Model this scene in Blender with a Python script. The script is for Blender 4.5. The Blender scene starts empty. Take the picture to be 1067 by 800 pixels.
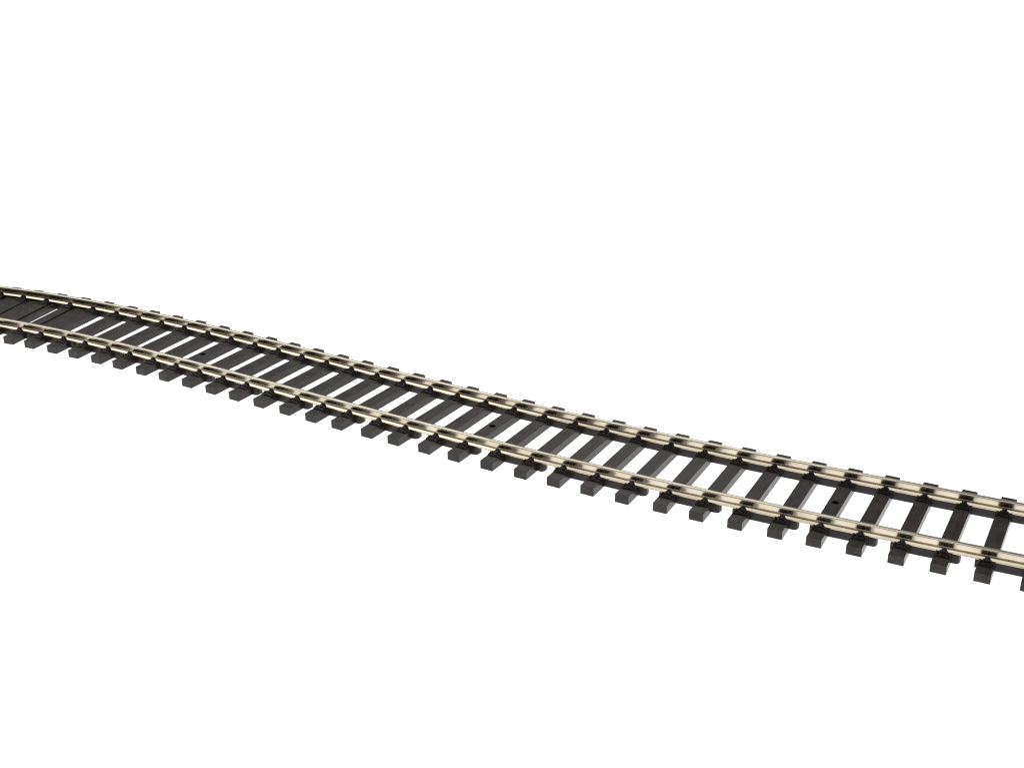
import bpy, bmesh, math, random
from mathutils import Vector, Matrix

S = 0.001                      # everything below is written in millimetres
C = bpy.context.scene.collection
R = math.radians

# ------------------------------------------------------------------ helpers
def link(o, parent=None):
    C.objects.link(o)
    if parent: o.parent = parent
    return o

def obj(name, bm, mat, parent=None, smooth=False):
    bmesh.ops.recalc_face_normals(bm, faces=bm.faces)
    me = bpy.data.meshes.new(name)
    bm.to_mesh(me); bm.free()
    me.materials.append(mat)
    if smooth:
        for p in me.polygons: p.use_smooth = True
    return link(bpy.data.objects.new(name, me), parent)

def add_box(bm, x0, x1, y0, y1, z0, z1, bevel=0.0, top=1.0):
    """box, its top scaled by TOP about its middle, edges bevelled"""
    cx, cy = (x0+x1)/2, (y0+y1)/2
    vs = []
    for z, k in ((z0, 1.0), (z1, top)):
        for x, y in ((x0, y0), (x1, y0), (x1, y1), (x0, y1)):
            vs.append(bm.verts.new(((cx+(x-cx)*k)*S, (cy+(y-cy)*k)*S, z*S)))
    fs = [bm.faces.new([vs[i] for i in f]) for f in
          ((3,2,1,0), (4,5,6,7), (0,1,5,4), (1,2,6,5), (2,3,7,6), (3,0,4,7))]
    if bevel:
        es = list({e for f in fs for e in f.edges})
        bmesh.ops.bevel(bm, geom=es, offset=bevel*S, segments=2, profile=0.6, affect='EDGES')

def add_prism(bm, outline, z0, z1, bevel=0.0):
    lo = [bm.verts.new((x*S, y*S, z0*S)) for x, y in outline]
    hi = [bm.verts.new((x*S, y*S, z1*S)) for x, y in outline]
    n = len(outline)
    ft = bm.faces.new(hi); bm.faces.new(lo[::-1])
    for i in range(n): bm.faces.new((lo[i], lo[(i+1) % n], hi[(i+1) % n], hi[i]))
    if bevel:
        bmesh.ops.bevel(bm, geom=list(ft.edges), offset=bevel*S, segments=2, profile=0.6, affect='EDGES')

def add_lathe(bm, cx, cy, prof, n=14):
    """profile (radius, z) turned about the vertical through cx, cy"""
    rings = []
    for r, z in prof:
        rings.append([bm.verts.new(((cx+r*math.cos(2*math.pi*i/n))*S, (cy+r*math.sin(2*math.pi*i/n))*S, z*S)) for i in range(n)])
    for a, b in zip(rings, rings[1:]):
        for i in range(n): bm.faces.new((a[i], a[(i+1) % n], b[(i+1) % n], b[i]))
    bm.faces.new(rings[-1]); bm.faces.new(rings[0][::-1])

# ------------------------------------------------------------------ materials
def new_mat(name):
    m = bpy.data.materials.new(name); m.use_nodes = True
    nt = m.node_tree
    return m, nt.nodes, nt.links, nt.nodes['Principled BSDF']

def plastic(name, dark, light, rough, grain, bump, spec=0.34):
    """moulded plastic: fine wood grain along the sleeper (local Y), a little dust and handling wear"""
    m, N, L, b = new_mat(name)
    tc = N.new('ShaderNodeTexCoord'); oi = N.new('ShaderNodeObjectInfo')
    off = N.new('ShaderNodeVectorMath'); off.operation = 'SCALE'
    vec = N.new('ShaderNodeCombineXYZ')
    for i in range(3): L.new(oi.outputs['Random'], vec.inputs[i])
    L.new(vec.outputs[0], off.inputs[0]); off.inputs['Scale'].default_value = 3.7
    add = N.new('ShaderNodeVectorMath'); add.operation = 'ADD'
    L.new(tc.outputs['Object'], add.inputs[0]); L.new(off.outputs[0], add.inputs[1])
    mp = N.new('ShaderNodeMapping'); mp.inputs['Scale'].default_value = grain
    L.new(add.outputs[0], mp.inputs['Vector'])
    n1 = N.new('ShaderNodeTexNoise'); n1.inputs['Scale'].default_value = 1.0; n1.inputs['Detail'].default_value = 5
    n1.inputs['Roughness'].default_value = 0.65
    L.new(mp.outputs[0], n1.inputs['Vector'])
    n2 = N.new('ShaderNodeTexNoise'); n2.inputs['Scale'].default_value = 420; n2.inputs['Detail'].default_value = 4
    L.new(add.outputs[0], n2.inputs['Vector'])
    n3 = N.new('ShaderNodeTexNoise'); n3.inputs['Scale'].default_value = 2600; n3.inputs['Detail'].default_value = 3
    L.new(add.outputs[0], n3.inputs['Vector'])
    mx = N.new('ShaderNodeMix'); mx.data_type = 'FLOAT'; mx.inputs[0].default_value = 0.4
    L.new(n1.outputs['Fac'], mx.inputs[2]); L.new(n2.outputs['Fac'], mx.inputs[3])
    cr = N.new('ShaderNodeValToRGB')
    cr.color_ramp.elements[0].position = 0.41; cr.color_ramp.elements[0].color = dark
    cr.color_ramp.elements[1].position = 0.61; cr.color_ramp.elements[1].color = light
    L.new(mx.outputs[0], cr.inputs[0]); L.new(cr.outputs[0], b.inputs['Base Color'])
    mr = N.new('ShaderNodeMapRange'); mr.inputs[3].default_value = rough-0.08; mr.inputs[4].default_value = rough+0.12
    L.new(n2.outputs['Fac'], mr.inputs[0]); L.new(mr.outputs[0], b.inputs['Roughness'])
    hs = N.new('ShaderNodeMath'); hs.operation = 'MULTIPLY_ADD'; hs.inputs[1].default_value = 0.45
    L.new(n3.outputs['Fac'], hs.inputs[0]); L.new(n1.outputs['Fac'], hs.inputs[2])
    bp = N.new('ShaderNodeBump'); bp.inputs['Strength'].default_value = bump; bp.inputs['Distance'].default_value = 0.00006
    L.new(hs.outputs[0], bp.inputs['Height']); L.new(bp.outputs[0], b.inputs['Normal'])
    b.inputs['Specular IOR Level'].default_value = spec
    return m

def nickel():
    """drawn nickel silver: streaks along the rail (U runs along it, in metres), slight tarnish patches"""
    m, N, L, b = new_mat('nickel_silver')
    uv = N.new('ShaderNodeUVMap'); uv.uv_map = 'UVMap'
    mp = N.new('ShaderNodeMapping'); mp.inputs['Scale'].default_value = (60, 3500, 1)
    L.new(uv.outputs[0], mp.inputs['Vector'])
    n1 = N.new('ShaderNodeTexNoise'); n1.inputs['Scale'].default_value = 1.0; n1.inputs['Detail'].default_value = 4
    L.new(mp.outputs[0], n1.inputs['Vector'])
    tc = N.new('ShaderNodeTexCoord')
    n2 = N.new('ShaderNodeTexNoise'); n2.inputs['Scale'].default_value = 240; n2.inputs['Detail'].default_value = 5
    L.new(tc.outputs['Object'], n2.inputs['Vector'])
    mx = N.new('ShaderNodeMix'); mx.data_type = 'FLOAT'; mx.inputs[0].default_value = 0.72
    L.new(n1.outputs['Fac'], mx.inputs[2]); L.new(n2.outputs['Fac'], mx.inputs[3])
    cr = N.new('ShaderNodeValToRGB')
    cr.color_ramp.elements[0].position = 0.3; cr.color_ramp.elements[0].color = (0.52, 0.455, 0.34, 1)
    cr.color_ramp.elements[1].position = 0.62; cr.color_ramp.elements[1].color = (0.68, 0.617, 0.495, 1)
    L.new(mx.outputs[0], cr.inputs[0]); L.new(cr.outputs[0], b.inputs['Base Color'])
    b.inputs['Metallic'].default_value = 1.0
    mr = N.new('ShaderNodeMapRange'); mr.inputs[3].default_value = 0.12; mr.inputs[4].default_value = 0.22
    L.new(mx.outputs[0], mr.inputs[0]); L.new(mr.outputs[0], b.inputs['Roughness'])
    return m

M_SLEEPER = plastic('dark_brown_plastic', (0.0155, 0.0121, 0.0101, 1), (0.041, 0.0322, 0.0264, 1), 0.24, (2300, 170, 2300), 0.3)
M_CHAIR = plastic('black_plastic', (0.007, 0.0063, 0.0058, 1), (0.014, 0.012, 0.0108, 1), 0.2, (900, 900, 900), 0.25, 0.5)
M_STRIP = plastic('dark_plastic_strip', (0.015, 0.0128, 0.0115, 1), (0.026, 0.0222, 0.0198, 1), 0.36, (170, 1500, 1500), 0.5)
M_RAIL = nickel()

# ------------------------------------------------------------------ the curve of the track
X0, Y0, TH = -9.0729, 244.1911, R(-30.7414)
K0, K1, K2, K3 = 1.0243e-3, 1.9936e-5, -2.5847e-7, -0.4951e-9
PITCH, KMID = 6.6066, 20
S_LO, S_HI = (-1-KMID)*PITCH, (36-KMID)*PITCH

def heading(s):
    t = min(max(s, S_LO), S_HI)
    h = TH + K0*t + K1*t**2/2 + K2*t**3/3 + K3*t**4/4
    return h + (K0 + K1*t + K2*t*t + K3*t**3)*(s-t)

_cache = {}
def centre(s):
    if s not in _cache:
        n = 60; x = y = 0.0
        for i in range(n):
            h = heading(s*(i+.5)/n); x += math.cos(h); y += math.sin(h)
        _cache[s] = (X0 + x*s/n, Y0 + y*s/n)
    return _cache[s]

def at(s, lat, z=0.0):
    x, y = centre(s); h = heading(s)
    return Vector(((x-math.sin(h)*lat)*S, (y+math.cos(h)*lat)*S, z*S))

HALF_LEN, WID, SLP_H = 13.58, 2.57, 1.62
RAIL_C, HEAD_HW, FOOT_HW = 8.25+0.453, 0.453, 1.01
Z_BASE, Z_TOP = 1.64, 3.478
ADJ = {0: (0.388, 1.001), 1: (0.017, 1.106), 2: (-0.138, 1.1), 3: (0.11, 1.875), 4: (-0.039, 0.964), 5: (0.12, 1.201), 6: (-0.1, 1.109), 7: (0.008, 1.373), 8: (-0.107, 0.667), 9: (0.062, 0.817), 10: (0.057, 0.454), 11: (0.091, 0.008), 12: (0.003, 0.2), 13: (-0.181, -0.125), 14: (-0.181, -0.514), 15: (-0.18, -0.211), 16: (-0.206, -0.432), 17: (-0.304, -0.991), 18: (-0.035, -0.108), 19: (-0.256, -1.322), 20: (-0.105, -0.876), 21: (-0.245, -1.133), 22: (-0.029, -0.708), 23: (0.145, -0.428), 24: (0.105, -0.652), 25: (0.039, -0.986), 26: (-0.001, -1.324), 27: (0.123, -0.567), 28: (0.035, -1.173), 29: (0.032, -1.043), 30: (0.117, -0.966), 31: (-0.016, -1.403), 32: (-0.096, -1.693), 33: (-0.077, -1.792), 34: (-0.138, -1.902), 35: (-0.184, -1.626)}
FIRST, LAST = -5, 41
HOLES = (10, 21, 31)
CUTS = {k for k in range(-5, 24, 2)} | {k for k in range(26, 43, 2)}   # no strip under the near rail after these sleepers

# ------------------------------------------------------------------ the track
track = link(bpy.data.objects.new('model_railway_track', None))
track.empty_display_size = 0.01
track.location = at(0, 0, 0)
track['label'] = 'gently curved model railway track with nickel silver rails and dark brown plastic sleepers'
track['category'] = 'railway track'
T = track.location.copy()

def make_rail(lat):
    prof = []
    def arc(cx, cz, r, a0, a1, n=4):
        for i in range(n+1):
            a = R(a0+(a1-a0)*i/n); prof.append((cx+r*math.cos(a), cz+r*math.sin(a)))
    # right half from the base centre up to the head centre
    prof.append((0.0, Z_BASE))
    arc(FOOT_HW-.05, Z_BASE+.05, .05, -90, 0, 3)
    arc(FOOT_HW-.10, Z_BASE+.12, .10, 0, 56, 6)
    for t in (.5, 1.0):                            # the foot's sloping top
        prof.append((FOOT_HW-.047-(FOOT_HW-.047-.28)*t, Z_BASE+.207+.385*t+.025*math.sin(math.pi*t)))
    arc(0.21+.05, Z_BASE+.61+.06, .05, 238, 180, 3)
    arc(0.21+.05, Z_TOP-.47-.05, .05, 180, 100, 3)
    arc(HEAD_HW-.05, Z_TOP-.40, .05, -80, 0, 3)
    arc(HEAD_HW-.20, Z_TOP-.235, .20, 0, 75, 7)
    prof += [(.17, Z_TOP-.022), (.08, Z_TOP-.006), (0.0, Z_TOP)]
    tight = []                                     # a support point close to each end of every flat keeps the flats flat
    for (a0, b0), (a1, b1) in zip(prof, prof[1:]):
        tight.append((a0, b0)); d = math.hypot(a1-a0, b1-b0)
        if d > .07:
            for t in (.012/d, 1-.012/d): tight.append((a0+(a1-a0)*t, b0+(b1-b0)*t))
    prof = tight+[prof[-1]]
    full = prof + [(-y, z) for y, z in prof[-2:0:-1]]
    bm = bmesh.new(); uvl = bm.loops.layers.uv.new('UVMap')
    rings = []; ss = []
    n = 190
    s0, s1 = (FIRST-.5-KMID)*PITCH, (LAST+.5-KMID)*PITCH
    acc = [0.0]
    for a, b in zip(full, full[1:]+full[:1]): acc.append(acc[-1]+math.hypot(a[0]-b[0], a[1]-b[1]))
    for i in range(n+1):
        s = s0+(s1-s0)*i/n; ss.append(s)
        rings.append([bm.verts.new(at(s, lat+y, z)-T) for y, z in full])
    m = len(full)
    for i in range(n):
        for j in range(m):
            f = bm.faces.new((rings[i][j], rings[i+1][j], rings[i+1][(j+1) % m], rings[i][(j+1) % m]))
            for lp, (u, v) in zip(f.loops, ((ss[i], acc[j]), (ss[i+1], acc[j]), (ss[i+1], acc[j+1]), (ss[i], acc[j+1]))):
                lp[uvl].uv = (u*S + (0.5 if lat > 0 else 0), v*S)
    bm.faces.new(rings[0]); bm.faces.new(rings[-1])
    o = obj('rail', bm, M_RAIL, track)
    for p in o.data.polygons: p.use_smooth = True
    o.data.set_sharp_from_angle(angle=R(40))
    return o

make_rail(-RAIL_C)
make_rail(RAIL_C)

def sleeper_bm(hole):
    bm = bmesh.new()
    add_box(bm, -WID/2, WID/2, -HALF_LEN-.25, HALF_LEN, 0, SLP_H, bevel=0.05)
    if hole:
        bm.faces.ensure_lookup_table()
        top = max(bm.faces, key=lambda f: (f.calc_area() if f.normal.z > .9 or f.calc_center_median().z > (SLP_H-.01)*S else 0))
        es = list(top.edges)
        bmesh.ops.delete(bm, geom=[top], context='FACES_ONLY')
        n, r, cy = 28, 0.62, hole
        up = [bm.verts.new((r*math.cos(2*math.pi*i/n)*S, (cy+r*math.sin(2*math.pi*i/n))*S, SLP_H*S)) for i in range(n)]
        dn = [bm.verts.new((v.co.x, v.co.y, 0.15*S)) for v in up]
        ring = [bm.edges.new((up[i], up[(i+1) % n])) for i in range(n)]
        bmesh.ops.triangle_fill(bm, use_beauty=True, edges=es+ring, normal=(0, 0, 1))
        for i in range(n): bm.faces.new((up[i], up[(i+1) % n], dn[(i+1) % n], dn[i]))
        bm.faces.new(dn)
    return bm

def chair_bm():
    """one rail chair: plate across the sleeper, on each side of the rail a tapering clip over the foot, two bolts and a ridge"""
    bm = bmesh.new()
    zt = SLP_H
    for s in (-1, 1):
        f = s*FOOT_HW
        def yy(a, b): return sorted((f+s*a, f+s*b))
        y0, y1 = yy(-.02, 1.62)
        add_box(bm, -1.31, 1.31, y0, y1, zt-.03, zt+.24, bevel=0.07, top=0.95)
        y0, y1 = yy(.04, .80)                       # shoulder outside the foot
        add_box(bm, -.78, .78, y0, y1, zt+.18, zt+.50, bevel=0.08, top=0.82)
        y0, y1 = yy(-.32, .56)                      # clip over the foot
        add_box(bm, -.50, .50, y0, y1, zt+.30, zt+.70, bevel=0.10, top=0.74)
        add_lathe(bm, 0, f+s*0.14, [(.44, zt+.50), (.40, zt+.70), (.31, zt+.86), (.19, zt+.98), (.07, zt+1.04)])
        for x in (-.90, .90):                       # bolts, each on a small boss
            add_lathe(bm, x, f+s*.98, [(.33, zt+.20), (.33, zt+.30), (.30, zt+.33)], 12)
            add_lathe(bm, x, f+s*.98, [(.21, zt+.28), (.21, zt+.48), (.16, zt+.55), (.06, zt+.57)], 8)
        y0, y1 = yy(1.05, 1.40)                     # ridge along the outer edge
        add_box(bm, -.52, .52, y0, y1, zt+.20, zt+.40, bevel=0.06, top=0.85)
    return bm

sleepers = {}
proto = None
def place(o, k):
    a, sk = ADJ.get(k, (0.0, -1.0))
    s = (k-KMID)*PITCH + a
    o.location = at(s, 0, 0)-T
    o.rotation_euler = (0, 0, heading(s)+R(sk))
    sleepers[k] = s

plain = obj('sleeper', sleeper_bm(0), M_SLEEPER, track)
for sd in (-1, 1):
    c = obj('rail_chair', chair_bm(), M_CHAIR, plain)
    c.location = (0, sd*RAIL_C*S, 0)
for k in range(FIRST, LAST+1):
    if k == FIRST:
        o = plain
    else:
        o = link(plain.copy(), track)
        for ch in plain.children: link(ch.copy(), o)
    place(o, k)
    if k in HOLES:
        me = bpy.data.meshes.new('sleeper_with_hole')
        b = sleeper_bm({10: -1.6, 21: -0.3, 31: -0.3}[k]); bmesh.ops.recalc_face_normals(b, faces=b.faces); b.to_mesh(me); b.free()
        me.materials.append(M_SLEEPER); o.data = me
        o['label'] = 'dark sleeper with a round nail hole in its middle'

# the moulded strips that join the sleepers under each rail
HW, SW = 0.86, 1.08
def strip(s0, s1, lat, name='connecting_strip'):
    mid = (s0+s1)/2
    o0 = at(mid, lat, 0); h = heading(mid)
    bm = bmesh.new()
    add_box(bm, -(s1-s0)/2, (s1-s0)/2, -HW, HW, 0.06, 1.58, bevel=0.06)
    o = obj(name, bm, M_STRIP, track)
    o.location = o0-T; o.rotation_euler = (0, 0, h)

def side(k, lat, sgn):
    """where sleeper K's flank crosses the line LAT"""
    a, sk = ADJ.get(k, (0.0, -1.0))
    return sleepers[k] - math.sin(R(sk))*lat + sgn*(WID/2-.04)

def gap_shade(k, frac):
    """added panel, no part of the track: stands in for shade beside sleeper K"""
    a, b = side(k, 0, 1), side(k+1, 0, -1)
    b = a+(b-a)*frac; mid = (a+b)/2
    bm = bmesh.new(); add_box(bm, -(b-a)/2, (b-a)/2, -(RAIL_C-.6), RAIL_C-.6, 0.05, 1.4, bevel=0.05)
    o = obj('gap_shade_panel', bm, M_SLEEPER, track)
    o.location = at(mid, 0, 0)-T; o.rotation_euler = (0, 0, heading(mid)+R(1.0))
for k, fr in ((-3, 1), (-2, 1), (-1, 1), (0, 1), (1, 1), (2, .27), (3, 1)): gap_shade(k, fr)  # far-left gaps closed by added dark panels in place of background shade

rnd = random.Random(4)
for k in range(FIRST, LAST):
    strip(side(k, RAIL_C, 1), side(k+1, RAIL_C, -1), RAIL_C)
    if k not in CUTS:
        strip(side(k, -RAIL_C, 1), side(k+1, -RAIL_C, -1), -RAIL_C)
    else:
        ln = 1.35+rnd.uniform(-.08, .08)
        out = [(-.05, -SW), (ln-.55, -SW), (ln-.16, -SW*.78), (ln, -SW*.3), (ln, SW*.3), (ln-.16, SW*.78), (ln-.55, SW), (-.05, SW)]
        for s, pts in ((side(k, -RAIL_C, 1), out), (side(k+1, -RAIL_C, -1), [(-.62, -HW*.92), (.05, -HW*.92), (.05, HW*.92), (-.62, HW*.92)])):
            bm = bmesh.new(); add_prism(bm, pts, 0.06, 1.58, bevel=0.05)
            o = obj('strip_stub', bm, M_STRIP, track)
            o.location = at(s, -RAIL_C, 0)-T; o.rotation_euler = (0, 0, heading(s))

# ------------------------------------------------------------------ the white surface it lies on, translucent so an added lamp whitens it
bm = bmesh.new()
hs = 1500
vs = [bm.verts.new((x*S, y*S, -0.02*S)) for x, y in ((-hs, -hs), (hs, -hs), (hs, hs), (-hs, hs))]
bm.faces.new(vs)
m = bpy.data.materials.new('white_acrylic'); m.use_nodes = True
N, L = m.node_tree.nodes, m.node_tree.links
N.clear()
out = N.new('ShaderNodeOutputMaterial'); mix = N.new('ShaderNodeMixShader')
df = N.new('ShaderNodeBsdfDiffuse'); tr = N.new('ShaderNodeBsdfTranslucent')
df.inputs[0].default_value = (0.88, 0.88, 0.88, 1); tr.inputs[0].default_value = (0.88, 0.88, 0.88, 1)
mix.inputs[0].default_value = 0.55
L.new(df.outputs[0], mix.inputs[1]); L.new(tr.outputs[0], mix.inputs[2]); L.new(mix.outputs[0], out.inputs['Surface'])
table = obj('white_tabletop', bm, m)
table.location = (0, 0.25, 0)
table['kind'] = 'structure'
table['label'] = 'plain white surface under the track'

# ------------------------------------------------------------------ light
def area(name, loc, target, sx, sy, power, col=(1, 1, 1)):
    d = bpy.data.lights.new(name, 'AREA'); d.shape = 'RECTANGLE'; d.size = sx; d.size_y = sy; d.energy = power; d.color = col
    o = link(bpy.data.objects.new(name, d)); o.location = loc
    o.rotation_euler = (Vector(target)-Vector(loc)).to_track_quat('-Z', 'Y').to_euler()
    return o
area('added_underlight', (0, 0.25, -0.35), (0, 0.25, 0), 3.2, 3.2, 72)  # unseen lamp added below the sheet to keep the gaps pure white
def panel(name, loc, target, sx, sy, radiance, col):
    return area(name, loc, target, sx, sy, radiance*math.pi*sx*sy, col)
panel('overhead_softbox', (-0.05, 0.22, 0.9), (0, 0.24, 0), 0.7, 0.75, 0.95, (1, .985, .95))
panel('left_softbox', (-0.8, 0.65, 0.8), (-0.03, 0.27, 0), 0.8, 0.9, 1.65, (1, .98, .945))
panel('back_softbox', (-0.33, 1.25, 0.95), (0, 0.27, 0), 1.4, 0.6, 1.25, (1, .985, .95))

w = bpy.data.worlds.new('World'); bpy.context.scene.world = w; w.use_nodes = True
w.node_tree.nodes['Background'].inputs[0].default_value = (1, 1, 1, 1)
w.node_tree.nodes['Background'].inputs[1].default_value = 0.25

# ------------------------------------------------------------------ camera
cd = bpy.data.cameras.new('Camera'); cam = link(bpy.data.objects.new('Camera', cd))
cd.sensor_fit = 'HORIZONTAL'; cd.sensor_width = 36; cd.lens = 1459.33/1067*36
cd.clip_start = 0.005; cd.clip_end = 20
cam.matrix_world = Matrix.Translation((0, 0, 115.617*S)) @ Matrix.Rotation(R(90-23.6284), 4, 'X') @ Matrix.Rotation(R(-0.3036), 4, 'Z')
sc = bpy.context.scene
sc.camera = cam
sc.render.engine = 'CYCLES'
sc.view_settings.view_transform = 'Standard'; sc.view_settings.look = 'None'
sc.view_settings.exposure = 0; sc.view_settings.gamma = 1
sc.cycles.max_bounces = 8
sc.cycles.filter_width = 1.3
